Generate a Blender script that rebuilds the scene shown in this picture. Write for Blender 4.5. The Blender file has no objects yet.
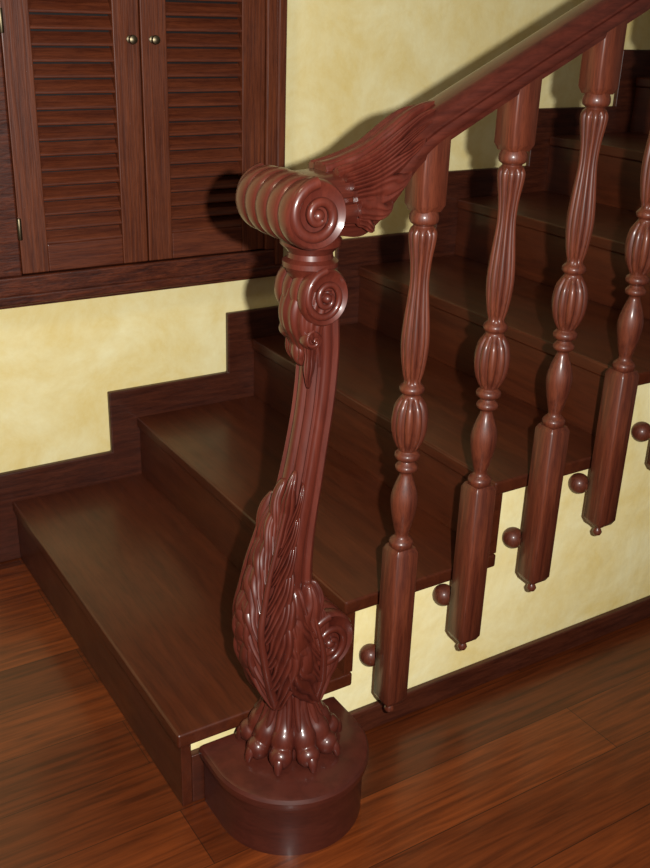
import bpy, math, random
from mathutils import Matrix, Vector
random.seed(4)
T=0.28; H=0.1366; W=0.843; NST=10
YB=-0.05
# ------------------------------------------------------------------ helpers
def link(o,parent=None):
    bpy.context.scene.collection.objects.link(o)
    if parent: o.parent=parent
    return o
def empty(name):
    return link(bpy.data.objects.new(name,None))
def mobj(name,V,F,mat,parent=None,smooth=True,bevel=0,sub=0,angle=40):
    me=bpy.data.meshes.new(name); me.from_pydata([tuple(v) for v in V],[],F); me.update()
    import bmesh
    bm=bmesh.new(); bm.from_mesh(me); bmesh.ops.recalc_face_normals(bm,faces=bm.faces); bm.to_mesh(me); bm.free()
    if mat: me.materials.append(mat)
    for p in me.polygons: p.use_smooth=smooth
    if smooth:
        try: me.set_sharp_from_angle(angle=math.radians(angle))
        except Exception: pass
    o=link(bpy.data.objects.new(name,me),parent)
    if bevel:
        b=o.modifiers.new('bevel','BEVEL'); b.width=bevel; b.segments=3; b.limit_method='ANGLE'
    return o
class Geo:
    def __init__(s): s.V=[]; s.F=[]
    def add(s,V,F):
        n=len(s.V); s.V+= [tuple(v) for v in V]; s.F+=[tuple(i+n for i in f) for f in F]
    def box(s,x0,x1,y0,y1,z0,z1):
        s.add([(x0,y0,z0),(x1,y0,z0),(x1,y1,z0),(x0,y1,z0),(x0,y0,z1),(x1,y0,z1),(x1,y1,z1),(x0,y1,z1)],
              [(0,3,2,1),(4,5,6,7),(0,1,5,4),(1,2,6,5),(2,3,7,6),(3,0,4,7)])
    def rings(s,R,cap=True):
        n=len(R[0]); V=[v for r in R for v in r]; F=[]
        for i in range(len(R)-1):
            for j in range(n):
                k=(j+1)%n; F.append((i*n+j,i*n+k,(i+1)*n+k,(i+1)*n+j))
        if cap:
            F.append(tuple(range(n))[::-1]); F.append(tuple((len(R)-1)*n+j for j in range(n)))
        s.add(V,F)
    def tube(s,P,rad,n=10):
        P=[Vector(p) for p in P]; R=[]; prev=None
        for i,p in enumerate(P):
            t=(P[min(i+1,len(P)-1)]-P[max(i-1,0)]).normalized()
            if prev is None:
                a=Vector((0,0,1)) if abs(t.z)<.9 else Vector((1,0,0)); u=t.cross(a).normalized()
            else: u=(prev-t*prev.dot(t)).normalized()
            prev=u; w=t.cross(u); r=rad[i]
            R.append([tuple(p+u*(r*math.cos(q))+w*(r*math.sin(q))) for q in [2*math.pi*j/n for j in range(n)]])
        s.rings(R)
    def lathe(s,prof,cx,cy,cz=0,n=48,flute=None,axis='z'):
        R=[]
        for r,z in prof:
            ring=[]
            for j in range(n):
                th=2*math.pi*j/n; rr=r*(flute(th,z) if flute else 1)
                a,b=rr*math.cos(th),rr*math.sin(th)
                ring.append((cx+a,cy+b,cz+z) if axis=='z' else (cx+a,cy+z,cz+b))
            R.append(ring)
        s.rings(R)
    def leaflet(s,surf,path,width,ridge,curl=.004,lift=.002,serr=0,ns=24,nu=24,ribs=3.0):
        # blade lying on a carrier surface: surf(a,b,off) -> point; path(q) -> centre (a,b) and across direction
        R=[]
        for i in range(ns+1):
            q=i/ns; a,b,na,nb=path(q)
            w=width*(math.sin(math.pi*min(.97,q*.80+.17))**.6)
            if serr: w*=1-.20*(abs(math.sin(q*math.pi*serr))**4)
            tip=(1-q**6)
            row=[];rb=[]
            for j in range(nu+1):
                u=-1+2*j/nu
                env=max(0,1-u*u)**.4
                off=lift+(ridge*env*(.45+.55*abs(math.cos(u*math.pi*ribs/2))**.8+.15*(1-abs(u))))*tip+curl*math.sin(math.pi*min(1,max(0,q-.45)/.55)*.8)
                row.append(surf(a+na*w*u,b+nb*w*u,off))
                rb.append(surf(a+na*w*u,b+nb*w*u,-.004))
            R.append(row+rb[::-1])
        s.rings(R)
    def obj(s,name,mat,parent=None,**k): return mobj(name,s.V,s.F,mat,parent,**k)
def interp(tab,x):
    if x<=tab[0][0]: return list(tab[0][1:])
    for i in range(len(tab)-1):
        if x<=tab[i+1][0]:
            u=(x-tab[i][0])/(tab[i+1][0]-tab[i][0])
            p0=tab[max(i-1,0)];p1=tab[i];p2=tab[i+1];p3=tab[min(i+2,len(tab)-1)]
            out=[]
            for k in range(1,len(p1)):
                m1=(p2[k]-p0[k])/(p2[0]-p0[0])*(p2[0]-p1[0]); m2=(p3[k]-p1[k])/(p3[0]-p1[0])*(p2[0]-p1[0])
                out.append((2*u**3-3*u*u+1)*p1[k]+(u**3-2*u*u+u)*m1+(-2*u**3+3*u*u)*p2[k]+(u**3-u*u)*m2)
            return out
    return list(tab[-1][1:])
# ------------------------------------------------------------------ materials
def nt(name):
    m=bpy.data.materials.new(name); m.use_nodes=True; t=m.node_tree; b=t.nodes['Principled BSDF']; return m,t,b
def wood(name,c0,c1,stretch=(1,12,12),scale=6,rough=.3,coat=.4,bump=.05,coatr=.1,pos=(.32,.7),spec=.35,pores=.5):
    m,t,b=nt(name); N=t.nodes; L=t.links
    tc=N.new('ShaderNodeTexCoord'); mp=N.new('ShaderNodeMapping'); mp.inputs['Scale'].default_value=stretch
    L.new(tc.outputs['Object'],mp.inputs[0])
    no=N.new('ShaderNodeTexNoise'); no.inputs['Scale'].default_value=scale; no.inputs['Detail'].default_value=8; no.inputs['Distortion'].default_value=.6
    L.new(mp.outputs[0],no.inputs['Vector'])
    cr=N.new('ShaderNodeValToRGB'); cr.color_ramp.elements[0].position=pos[0]; cr.color_ramp.elements[1].position=pos[1]
    cr.color_ramp.elements[0].color=(*c0,1); cr.color_ramp.elements[1].color=(*c1,1)
    L.new(no.outputs[0],cr.inputs[0])
    m3=N.new('ShaderNodeMapping'); m3.inputs['Scale'].default_value=[v*4 for v in stretch]; L.new(tc.outputs['Object'],m3.inputs[0])
    n3=N.new('ShaderNodeTexNoise'); n3.inputs['Scale'].default_value=scale*1.5; n3.inputs['Detail'].default_value=3; L.new(m3.outputs[0],n3.inputs['Vector'])
    c3=N.new('ShaderNodeValToRGB'); c3.color_ramp.elements[0].position=.38; c3.color_ramp.elements[0].color=(.45,.42,.42,1); c3.color_ramp.elements[1].position=.52; c3.color_ramp.elements[1].color=(1,1,1,1)
    L.new(n3.outputs[0],c3.inputs[0])
    mx=N.new('ShaderNodeMix'); mx.data_type='RGBA'; mx.blend_type='MULTIPLY'; mx.inputs[0].default_value=pores
    L.new(cr.outputs[0],mx.inputs[6]); L.new(c3.outputs[0],mx.inputs[7]); L.new(mx.outputs[2],b.inputs['Base Color'])
    n2=N.new('ShaderNodeTexNoise'); n2.inputs['Scale'].default_value=9; n2.inputs['Detail'].default_value=5
    L.new(tc.outputs['Object'],n2.inputs['Vector'])
    mr=N.new('ShaderNodeMapRange'); mr.inputs[1].default_value=.35; mr.inputs[2].default_value=.75
    mr.inputs[3].default_value=rough; mr.inputs[4].default_value=rough+.15
    L.new(n2.outputs[0],mr.inputs[0]); L.new(mr.outputs[0],b.inputs['Roughness'])
    b.inputs['Coat Weight'].default_value=coat; b.inputs['Coat Roughness'].default_value=coatr
    b.inputs['Specular IOR Level'].default_value=spec
    bu=N.new('ShaderNodeBump'); bu.inputs['Strength'].default_value=bump; bu.inputs['Distance'].default_value=.01
    L.new(no.outputs[0],bu.inputs['Height']); L.new(bu.outputs[0],b.inputs['Normal'])
    return m
M_car=wood('carved_mahogany',(.056,.0088,.0050),(.092,.0160,.0085),(9,9,1.0),7,.38,.42,.03,.15,pores=.25)
M_bal=wood('turned_mahogany',(.062,.0115,.0052),(.125,.028,.0115),(14,14,1.0),7,.44,.28,.05,.2,pores=.5)
M_rail=wood('rail_wood',(.042,.0070,.0040),(.072,.0130,.0070),(1,14,14),7,.34,.42,.03,.13,pores=.3)
M_tread=wood('tread_wood',(.046,.0085,.0028),(.075,.0155,.0048),(9,.7,9),5,.38,.15,.010,.18,pores=.35,spec=.3)
M_trim=wood('trim_wood',(.034,.0065,.0028),(.075,.017,.007),(1.5,16,16),7,.40,.15,.05,.2,pores=.5)
M_frame=wood('frame_wood',(.035,.006,.0025),(.12,.026,.009),(2,14,14),9,.42,.2,.15,.2,pores=.7)
M_shV=wood('shutter_wood',(.072,.0145,.0045),(.150,.036,.011),(26,10,1),7,.44,.2,.12,.2,pores=.55)
M_shH=wood('louvre_wood',(.070,.0130,.0040),(.130,.029,.009),(1.2,14,22),7,.46,.2,.1,.2,pores=.5)
def plaster():
    m,t,b=nt('yellow_plaster'); N=t.nodes; L=t.links
    tc=N.new('ShaderNodeTexCoord'); no=N.new('ShaderNodeTexNoise'); no.inputs['Scale'].default_value=7; no.inputs['Detail'].default_value=10; no.inputs['Roughness'].default_value=.7; no.inputs['Distortion'].default_value=.3
    L.new(tc.outputs['Object'],no.inputs['Vector'])
    cr=N.new('ShaderNodeValToRGB'); e=cr.color_ramp.elements
    e[0].position=.32; e[0].color=(.80,.63,.24,1); e[1].position=.66; e[1].color=(.92,.84,.49,1)
    L.new(no.outputs[0],cr.inputs[0]); L.new(cr.outputs[0],b.inputs['Base Color']); b.inputs['Roughness'].default_value=.7
    n2=N.new('ShaderNodeTexNoise'); n2.inputs['Scale'].default_value=30; n2.inputs['Detail'].default_value=5; L.new(tc.outputs['Object'],n2.inputs['Vector'])
    bu=N.new('ShaderNodeBump'); bu.inputs['Strength'].default_value=.15; bu.inputs['Distance'].default_value=.01
    L.new(n2.outputs[0],bu.inputs['Height']); L.new(bu.outputs[0],b.inputs['Normal']); return m
M_pl=plaster()
def floormat():
    m,t,b=nt('floor_planks'); N=t.nodes; L=t.links
    tc=N.new('ShaderNodeTexCoord'); br=N.new('ShaderNodeTexBrick')
    br.inputs['Scale'].default_value=1; br.inputs['Brick Width'].default_value=1.35; br.inputs['Row Height'].default_value=.115
    br.inputs['Mortar Size'].default_value=.0007; br.inputs['Mortar Smooth'].default_value=.1
    br.inputs['Color1'].default_value=(.072,.0145,.0034,1); br.inputs['Color2'].default_value=(.145,.032,.0065,1); br.inputs['Mortar'].default_value=(.025,.006,.002,1)
    L.new(tc.outputs['Object'],br.inputs['Vector'])
    mp=N.new('ShaderNodeMapping'); mp.inputs['Scale'].default_value=(1.1,20,1); L.new(tc.outputs['Object'],mp.inputs[0])
    no=N.new('ShaderNodeTexNoise'); no.inputs['Scale'].default_value=5; no.inputs['Detail'].default_value=9; no.inputs['Roughness'].default_value=.6; no.inputs['Distortion'].default_value=.4; L.new(mp.outputs[0],no.inputs['Vector'])
    cr=N.new('ShaderNodeValToRGB'); cr.color_ramp.elements[0].position=.34; cr.color_ramp.elements[0].color=(.48,.42,.4,1); cr.color_ramp.elements[1].position=.64; cr.color_ramp.elements[1].color=(1.15,1.1,1.0,1)
    L.new(no.outputs[0],cr.inputs[0])
    mx=N.new('ShaderNodeMix'); mx.data_type='RGBA'; mx.blend_type='MULTIPLY'; mx.inputs[0].default_value=1
    L.new(br.outputs['Color'],mx.inputs[6]); L.new(cr.outputs[0],mx.inputs[7]); L.new(mx.outputs[2],b.inputs['Base Color'])
    b.inputs['Roughness'].default_value=.36; b.inputs['Coat Weight'].default_value=.18; b.inputs['Coat Roughness'].default_value=.15; b.inputs['Specular IOR Level'].default_value=.32
    return m
M_fl=floormat()
M_brass,_t,_b=nt('aged_brass'); _b.inputs['Base Color'].default_value=(.16,.13,.08,1); _b.inputs['Metallic'].default_value=1; _b.inputs['Roughness'].default_value=.4
# ------------------------------------------------------------------ room
g=Geo(); g.box(-1.6,3.2,-2.0,W+.1,-.05,0); g.obj('floor',M_fl,smooth=False)
g=Geo(); g.box(-1.6,3.2,W,W+.1,0,2.3); g.obj('wall_back',M_pl,smooth=False)
out=[(-1.6,0),(-1.6,.065)]
for k in range(0,NST+1):
    x=(k-1)*T+T-.058 if k<NST else 3.2
    z=k*H+.065
    out.append((x,z))
    if k<NST: out.append((x,z+H))
out.append((3.2,0))
def extr(name,poly,y0,y1,mat,parent=None,bevel=0):
    n=len(poly); V=[(x,y0,z) for x,z in poly]+[(x,y1,z) for x,z in poly]
    F=[tuple(range(n)),tuple(range(2*n-1,n-1,-1))]+[(i,(i+1)%n,n+(i+1)%n,n+i) for i in range(n)]
    return mobj(name,V,F,mat,parent,smooth=False,bevel=bevel)
extr('trim_stair_skirting',out,W-.014,W-.0005,M_trim,bevel=.003)
# ------------------------------------------------------------------ staircase
st=empty('staircase')
xe=NST*T+.3
for k in range(1,NST+1):
    x0=(k-1)*T; x1=k*T+.02 if k<NST else xe
    g=Geo(); g.box(x0,x1,0,W-.0145,k*H-.024,k*H); g.obj('tread_%d'%k,M_tread,st,smooth=False,bevel=.004)
    g=Geo(); g.box(x0+.006,x0+.022,.004,W-.0145,(k-1)*H,k*H-.0242); g.obj('riser_%d'%k,M_tread,st,smooth=False,bevel=.001)
poly=[(.022,0)]
for k in range(1,NST+1):
    poly.append(((k-1)*T+.022,k*H-.0245))
    poly.append((k*T+.0215 if k<NST else xe,k*H-.0245))
poly.append((xe,0))
extr('side_wall',poly,.018,.05,M_pl,st)
g=Geo(); g.box(.0225,.06,.004,.0178,0,.088); g.obj('stringer_end',M_trim,st,smooth=False,bevel=.002)
g=Geo(); g.box(.062,xe,.006,.0178,0,.047); g.obj('baseboard_side',M_trim,smooth=False,bevel=.003)
# ------------------------------------------------------------------ balusters
prof=[(.002,0),(.006,.002),(.008,.007),(.006,.012),(.004,.015),(.009,.018),(.013,.023),(.0145,.028)]
bg=Geo(); bg.lathe(prof,0,0,n=32)
def block(z0,z1,hw,c=.0025,top=True):
    def ring(z,w,cc,sl=0):
        return [(x,y,z+sl*x) for x,y in [(w-cc,-w),(w,-w+cc),(w,w-cc),(w-cc,w),(-w+cc,w),(-w,w-cc),(-w,-w+cc),(-w+cc,-w)]]
    R=[ring(z0,hw*.78,c*.6),ring(z0+.009,hw,c)]
    if top: R+=[ring(z1-.008,hw,c),ring(z1,hw*.8,c*.6)]
    else: R+=[ring(z1,hw,c,H/T)]
    bg.rings(R)
block(.024,.300,.0198); block(.786,.872,.0198,top=False)
tp=[(.014,.297),(.0172,.303),(.0172,.310),(.010,.318),(.012,.330),(.0165,.350),(.0195,.372),(.0185,.386),(.014,.402),(.0095,.414),(.009,.420),
 (.015,.424),(.0155,.430),(.010,.437),(.017,.442),(.0175,.449),(.013,.454),(.0175,.462),(.0225,.474),(.0255,.490),(.0255,.505),(.0225,.52),(.0155,.532),(.0125,.538),
 (.0165,.542),(.017,.548),(.0115,.555),(.0145,.568),(.0180,.59),(.0195,.612),(.0185,.635),(.0155,.665),(.0130,.695),(.0145,.722),(.0178,.745),(.019,.757),(.0165,.764),(.013,.768),(.018,.772),(.019,.780),(.016,.788)]
tab=[(z,r) for r,z in tp]; pr=[]
for i in range(len(tp)-1):
    for s in range(3):
        z=tp[i][1]+(tp[i+1][1]-tp[i][1])*s/3; pr.append((interp(tab,z)[0],z))
pr.append(tp[-1])
def fl(th,z):
    if .457<z<.533 or .558<z<.762: return .78+.23*abs(math.sin(5*th+.3))**.7
    return 1
bg.lathe(pr,0,0,n=140,flute=fl)
bp=[(.0178*math.sin(math.pi*i/14)+.0002,-.018*math.cos(math.pi*i/14)) for i in range(15)]
bg.lathe(bp,-.006,.0495,.078,n=28,axis='y')
bg.lathe([(.008,.015),(.008,.036)],-.003,0,.078,n=16,axis='y')
me=None
XB=.338; ZB=.082
for k in range(9):
    nm='baluster' if k==0 else 'baluster.%03d'%k
    if me is None:
        o=bg.obj(nm,M_bal,angle=50); me=o.data
    else: o=link(bpy.data.objects.new(nm,me))
    o.location=(XB+k*T/2,YB,ZB+k*H/2)
# ------------------------------------------------------------------ handrail
SL=H/T; RH=.050
hr=empty('handrail')
sec=[(.155,.862,.925,.050),(.19,.855,.928,.048),(.225,.851,.938,.043),(.25,.864,.949,.038),(.28,.892,.966,.034),(.31,.926,.984,.031),(.352,.954,.954+RH,.030)]
xx=2.2; sec.append((.6,.954+SL*.248,.954+RH+SL*.248,.030)); sec.append((xx,.954+SL*(xx-.352),.954+RH+SL*(xx-.352),.030))
half=[(.62,0),(.66,.14),(.72,.17),(.72,.20),(.94,.24),(1,.33),(1,.45),(.93,.52),(.80,.54),(.78,.60),(.88,.63),(.90,.72),(.86,.84),(.7,.94),(.4,.99),(0,1.0)]
prf=[(u,v) for u,v in half]+[(-u,v) for u,v in half[-2::-1]]
R=[]
xs=[.155+.195*i/30 for i in range(31)]+[.4,.5,.6,1.0,1.6,xx]
for x in xs:
    zb,zt,hw=interp(sec,x) if x<.6 else (.954+SL*(x-.352),.954+RH+SL*(x-.352),.030)
    R.append([(x,YB+u*hw,zb+v*(zt-zb)) for u,v in prf])
g=Geo(); g.rings(R); g.obj('rail',M_rail,hr,angle=35)
g=Geo()
def railpt(x,u,off):
    zb,zt,hw=interp(sec,x); zc=(zb+zt)/2; hh=(zt-zb)/2
    a=math.radians(u); e=.70
    sa,ca=math.sin(a),math.cos(a)
    return (x, YB+math.copysign(abs(sa)**e,sa)*(hw+off), zc+math.copysign(abs(ca)**e,ca)*(hh+off))
for sgn in (-1,1):
    for i,(u0,u1,x0,x1) in enumerate([(108,132,.205,.236),(94,120,.205,.262),(80,104,.20,.288),(62,82,.195,.306),(44,56,.19,.318),(24,30,.185,.328)]):
        def path(q,u0=u0*sgn,u1=u1*sgn,x0=x0,x1=x1):
            return (x0+(x1-x0)*q,u0+(u1-u0)*q**1.7,0,1)
        g.leaflet(railpt,path,12.5,.0062,curl=.0045,lift=.0005+.0012*(i%2),serr=2,ns=30)
g.leaflet(railpt,lambda q:(.18+.158*q,0,0,1),13,.0070,curl=.003,lift=.002,serr=3,ns=34)
g.obj('rail_acanthus_leaf',M_car,hr,angle=70)
# ------------------------------------------------------------------ newel post
nw=empty('newel_post')
def ush(r,z,yback=-.0008):
    cx,cy=.150,-.059; pts=[(cx-r,yback,z)]
    for i in range(49):
        a=math.pi+math.pi*i/48; pts.append((cx+r*math.cos(a),cy+r*math.sin(a),z))
    pts.append((cx+r,yback,z)); return pts
g=Geo(); g.rings([ush(r,z) for r,z in [(.110,0),(.110,.082),(.112,.086),(.117,.088),(.118,.093),(.118,.100),(.115,.105),(.110,.1065)]])
M_plinth=wood('plinth_wood',(.045,.0085,.005),(.072,.0145,.0080),(2,2,9),6,.36,.3,.02,.15,pores=.3)
g.obj('plinth',M_plinth,nw,angle=30)
SH=[(.150,.155,.036,.034),(.185,.155,.031,.030),(.205,.152,.036,.034),(.24,.150,.046,.040),(.29,.144,.050,.043),(.336,.136,.046,.041),(.375,.138,.040,.037),(.4135,.1415,.035,.034),(.47,.152,.029,.030),(.529,.1632,.026,.028),(.58,.172,.0245,.026),(.639,.1808,.024,.025),(.70,.185,.024,.025),(.74,.182,.025,.027),(.80,.176,.024,.028)]
def sp(th,z,off=0):
    cx,hx,hy=interp(SH,z); c,s=math.cos(th),math.sin(th); e=2/3.0
    return Vector((cx+(abs(c)**e)*(1 if c>0 else -1)*(hx+off),YB+(abs(s)**e)*(1 if s>0 else -1)*(hy+off),z))
g=Geo(); R=[]
nz=90
for i in range(nz+1):
    z=.150+(.80-.150)*i/nz; ring=[]
    for j in range(160):
        th=2*math.pi*j/160; off=0
        for c0 in (math.pi*1.5,math.pi*.5,math.pi,0):
            d=abs((th-c0+math.pi)%(2*math.pi)-math.pi)
            if d<.50: off=-.0055*min(1,(.50-d)/.06)
            if d<.25: off=-.0055+.0055*math.cos(d/.25*math.pi/2)
        ring.append(tuple(sp(th,z,off)))
    R.append(ring)
g.rings(R); g.obj('shaft',M_car,nw,angle=60)
g=Geo()
def leaf(thc,zb,zt,nl,spread,reach,w0,side=(-1,1),lean=0):
    for k in range(nl):
        s0=k/nl; z0=zb+(zt-zb)*s0*.82
        sc=1-.40*s0
        for sd in side:
            w=spread*sc
            rch=reach*(1.0-.2*s0)
            def path(q,sd=sd,w=w,z0=z0,rch=rch):
                th=thc+lean*(z0-zb)+sd*(.06+w*math.sin(q*1.75))
                z=z0+rch*(q**1.15)
                dth=sd*w*1.75*math.cos(q*1.75); dz=rch*1.15*max(q,.02)**.15
                L=math.hypot(dth*.045,dz)
                return (th,min(z,.62),dz/L/.045,-dth*.045/L)
            g.leaflet(sp,path,w0*sc,.0100*sc+.001,curl=.0075*sc,lift=.0005+.0025*(1-s0),serr=2,ns=30)
    P=[];Q=[]
    for i in range(40):
        s=i/39; P.append(sp(thc+lean*(zt-zb)*s*.8,zb+(zt-zb)*s,.008+.003*math.sin(s*3))); Q.append(.0072*(1-s*.8))
    g.tube(P,Q,n=12)
    g.leaflet(sp,lambda q:(thc+lean*(zt-zb)*.8,zt-.09+.10*q,1/.03,0),w0*.8,.008,curl=.005,serr=2)
leaf(math.pi*1.20,.200,.545,7,.80,.115,.0155)
leaf(math.pi*.80,.200,.500,6,.60,.115,.0150)
leaf(math.pi*1.62,.195,.380,4,.48,.095,.0130)
leaf(math.pi*.45,.195,.430,5,.62,.095,.0130)
for th,zz in ((math.pi*1.0,.69),(math.pi*1.20,.665),(math.pi*.8,.69)):
    g.leaflet(sp,lambda q,th=th,zz=zz:(th,.745+(zz-.745)*q,1/.025,0),.0085,.008,curl=.003,serr=3)
g.obj('acanthus_leaves',M_car,nw,angle=70)
def scroll(g,cx,cz,r,hy,bands,turns=2.3,squash=1,wid=.0045,sgn=1,taper=0,depth=.13,rnd=0):
    pf=[]; n=bands*12
    for i in range(n+1):
        s=i/n; rr=r*(1-depth+depth*abs(math.sin(s*math.pi*bands))**.6)*(1-taper*s)*(1-rnd*max(0,s-.6)**2/.16)
        pf.append((rr,-hy+2*hy*s))
    pf=[(r*.30,-hy+.008),(r*.62,-hy+.007),(r*.80,-hy+.003)]+pf+[(pf[-1][0]*.85,hy-.001),(r*.3,hy-.006)]
    R=[]
    for rr,y in pf:
        R.append([(cx+rr*math.cos(a),YB+y,cz+squash*rr*math.sin(a)) for a in [2*math.pi*j/56 for j in range(56)]])
    g.rings(R)
    for side in (-1,1):
        P=[];Q=[]; N=80; rr0=r*.9*(1-((taper+rnd*1.0) if side>0 else 0))
        for i in range(N+1):
            s=i/N; a=math.pi*.5+sgn*turns*2*math.pi*s; q=rr0*(1-.84*s**.8)
            P.append((cx+q*math.cos(a),YB+side*(hy-.0035+.007*s),cz+squash*q*math.sin(a))); Q.append(wid*(1-.4*s))
        g.tube(P,Q,n=10)
        R=[]
        for i in range(7):
            t=i/6*math.pi/2; q=r*.19*math.cos(t)+.0003
            R.append([(cx+q*math.cos(a),YB+side*(hy-.001+.008*math.sin(t)),cz+q*math.sin(a)) for a in [2*math.pi*j/20 for j in range(20)]])
        g.rings(R)
g=Geo(); scroll(g,.1385,.8885,.0400,.066,5,turns=1.6,wid=.0072,depth=.085,rnd=.06); g.obj('top_volute',M_car,nw,angle=60)
g=Geo(); scroll(g,.172,.783,.033,.037,4,squash=1.1,turns=1.9,wid=.005,depth=.1)
scroll(g,.158,.731,.0125,.034,4,turns=1.2,wid=.0028)
R=[]
for i in range(25):
    s=i/24
    cx,hx,hy,z=[a for a in interp([(0,.172,.030,.034,.79),(.3,.164,.030,.033,.765),(.55,.160,.023,.032,.742),(.8,.166,.018,.026,.72),(1,.174,.014,.020,.69)],s)]
    R.append([(cx+hx*math.cos(a)*(1+.045*math.cos(a*14)),YB+hy*math.sin(a)*(1+.045*math.cos(a*14)),z) for a in [2*math.pi*j/112 for j in range(112)]])
g.rings(R); g.obj('upper_scroll',M_car,nw,angle=60)
g=Geo(); scroll(g,.190,.290,.043,.045,4,turns=2.0,squash=1.1,wid=.0068,depth=.1); g.obj('lower_scroll',M_car,nw,angle=60)
g=Geo(); g.lathe([(.024,.800),(.030,.812),(.034,.816),(.034,.822),(.028,.826),(.027,.832),(.032,.838),(.037,.842),(.038,.848),(.034,.853),(.03,.858)],.170,YB,n=48)
g.obj('capital',M_car,nw,angle=35)
# lion-paw foot: furrowed ankle, long knuckled toes and hooked claws
g=Geo(); R=[]
for z,hx in [(.1062,.046),(.112,.052),(.125,.052),(.140,.046),(.155,.039),(.175,.032),(.20,.030),(.225,.036)]:
    R.append([(.154+hx*math.cos(a)*(1+.03*math.cos(a*16)),YB-.003+hx*.95*math.sin(a)*(1+.03*math.cos(a*16)),z) for a in [2*math.pi*j/128 for j in range(128)]])
g.rings(R)
toe=[(.020,.222,.006),(.024,.203,.0095),(.028,.186,.0120),(.033,.170,.0140),(.038,.158,.0165),(.044,.148,.0190),(.050,.139,.0180),(.056,.132,.0155),(.062,.127,.0172),(.068,.1225,.0165),(.073,.119,.0130),(.0765,.117,.009)]
tt=[(i/(len(toe)-1),)+p for i,p in enumerate(toe)]
claw=[(.066,.131,.004),(.072,.130,.0072),(.078,.124,.0076),(.0815,.1175,.0062),(.083,.1100,.0042)]
for ad in (148,188,227,266,305,344,22,62,105):
    a=math.radians(ad); c,s=math.cos(a),math.sin(a)
    sh=.91
    pts=[interp(tt,i/36) for i in range(37)]
    g.tube([(.153+d*sh*c,YB-.006+d*sh*s,z) for d,z,r in pts],[r for d,z,r in pts],n=18)
    g.tube([(.153+d*sh*c,YB-.006+d*sh*s,z) for d,z,r in claw],[r for d,z,r in claw],n=12)
    for da in (-9,9):
        a2=math.radians(ad+da); c2,s2=math.cos(a2),math.sin(a2)
        g.tube([(.153+d*c2,YB-.005+d*s2,z) for d,z in [(.026,.235),(.029,.21),(.033,.19),(.041,.170),(.051,.152),(.060,.140)]],[.002,.0045,.0055,.0055,.0045,.002],n=8)
g.obj('claw_foot',M_car,nw,angle=70)
# ------------------------------------------------------------------ shuttered window
wn=empty('window_1')
X0,X1,Z0,Z1=.013,.632,.550,1.62; fw=.047
yo=W-.030
def fr(name,x0,x1,z0,z1,y0=yo,mat=M_frame,bv=.004):
    g=Geo(); g.box(x0,x1,y0,W-.0005,z0,z1); return g.obj(name,mat,wn,smooth=False,bevel=bv)
fr('frame_bottom',X0-.02,X1,Z0,Z0+.060); fr('frame_top',X0,X1,Z1-.05,Z1)
fr('frame_lip_bottom',X0-.02,X1,Z0+.006,Z0+.026,y0=yo-.006)
fr('frame_left',X0-.02,X0+fw,Z0+.060,Z1-.05,mat=M_frame); fr('frame_right',X1-fw,X1,Z0+.060,Z1-.05,mat=M_shV)
fr('frame_lip_right',X1-.024,X1-.004,Z0+.026,Z1-.05,y0=yo-.006,mat=M_shV)
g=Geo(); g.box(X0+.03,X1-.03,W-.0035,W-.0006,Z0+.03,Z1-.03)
M_dark=wood('louvre_gap_shade',(.006,.002,.001),(.010,.003,.002),rough=.6,coat=0)  # near-black sheet added behind the slats; its colour paints the shade between louvres
g.obj('gap_shade_panel',M_dark,wn,smooth=False)
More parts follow.
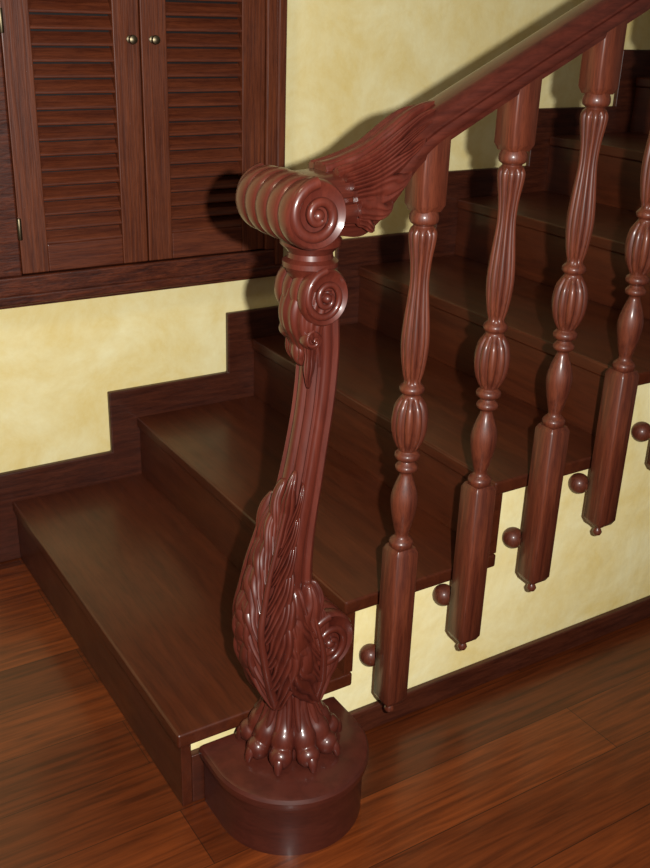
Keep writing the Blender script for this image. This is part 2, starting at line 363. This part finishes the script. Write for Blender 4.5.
for nm,a,b in (('shutter_left',.0615,.3165),('shutter_right',.3190,.5835)):
    z0,z1=Z0+.063,Z1-.053; sl=.052; y0=W-.026
    g=Geo(); g.box(a,a+sl,y0,W-.0036,z0,z1); g.box(b-sl,b,y0,W-.0036,z0,z1); g.obj(nm+'_stiles',M_shV,wn,smooth=False,bevel=.002)
    g=Geo()
    for p,q in ((z0,z0+.052),(z1-.055,z1)): g.box(a+sl,b-sl,y0+.0005,W-.0036,p,q)
    g.obj(nm+'_rails',M_shH,wn,smooth=False,bevel=.002)
    n=int((z1-z0-.107)/.0270)
    g=Geo()
    for i in range(n):
        zc=z0+.052+(i+.5)*(z1-z0-.107)/n
        ya,yb=y0+.003,W-.008
        secn=[(yb,zc+.0090),(ya+.004,zc-.0070),(ya+.0008,zc-.0095),(ya,zc-.0120),(ya+.0012,zc-.0142),(ya+.004,zc-.0145),(yb,zc+.0040)]
        g.rings([[(x,y,z) for y,z in secn] for x in (a+sl,b-sl)])
    g.obj(nm+'_louvres',M_shH,wn,smooth=True,angle=50)
g=Geo()
for x in (.297,.342):
    g.lathe([(.007,0),(.007,.003),(.003,.005),(.003,.010),(.006,.012),(.0085,.016),(.0075,.020),(.003,.022)],x,0,0,n=20)
V=[(x,(W-.026)-z,1.032+y) for x,y,z in g.V]; mobj('knobs',V,g.F,M_brass,wn)
g=Geo()
for z in (.70,1.06,1.45):
    g.lathe([(.004,z-.02),(.0045,z-.019),(.0045,z+.019),(.004,z+.02)],.0608,W-.033,n=14)
g.obj('hinges',M_brass,wn)
# ------------------------------------------------------------------ lights / world
w=bpy.data.worlds.new('world'); bpy.context.scene.world=w; w.use_nodes=True
w.node_tree.nodes['Background'].inputs[0].default_value=(1,.86,.68,1); w.node_tree.nodes['Background'].inputs[1].default_value=.11
C=Vector((-.44731,-1.05659,1.10536))
r=Vector((.8482,-.5288,.0321)); u=Vector((.1852,.3528,.9172)); f=Vector((.4963,.7720,-.3972))
def area(name,loc,tgt,size,e,col):
    l=bpy.data.lights.new(name,'AREA'); l.size=size; l.energy=e; l.color=col; l.shape='DISK'
    o=link(bpy.data.objects.new(name,l)); o.location=loc; o.rotation_euler=(Vector(tgt)-Vector(loc)).to_track_quat('-Z','Y').to_euler(); return o
area('camera_flash',C+r*.085+u*.02,(.38,.42,.6),.02,37,(1,.98,.93))
area('ceiling_lamp',(-.7,-.2,2.25),(.2,.6,.2),.35,7,(1,.84,.58))
# ------------------------------------------------------------------ camera
r.normalize(); f.normalize(); u=r.cross(f)
cd=bpy.data.cameras.new('camera'); co=link(bpy.data.objects.new('camera',cd))
co.matrix_world=Matrix(((r[0],u[0],-f[0],C[0]),(r[1],u[1],-f[1],C[1]),(r[2],u[2],-f[2],C[2]),(0,0,0,1)))
cd.sensor_fit='VERTICAL'; cd.sensor_height=36; cd.lens=36*995.5/868; cd.clip_start=.02
bpy.context.scene.camera=co
vs=bpy.context.scene.view_settings; vs.view_transform='Standard'; vs.look='None'; vs.exposure=0
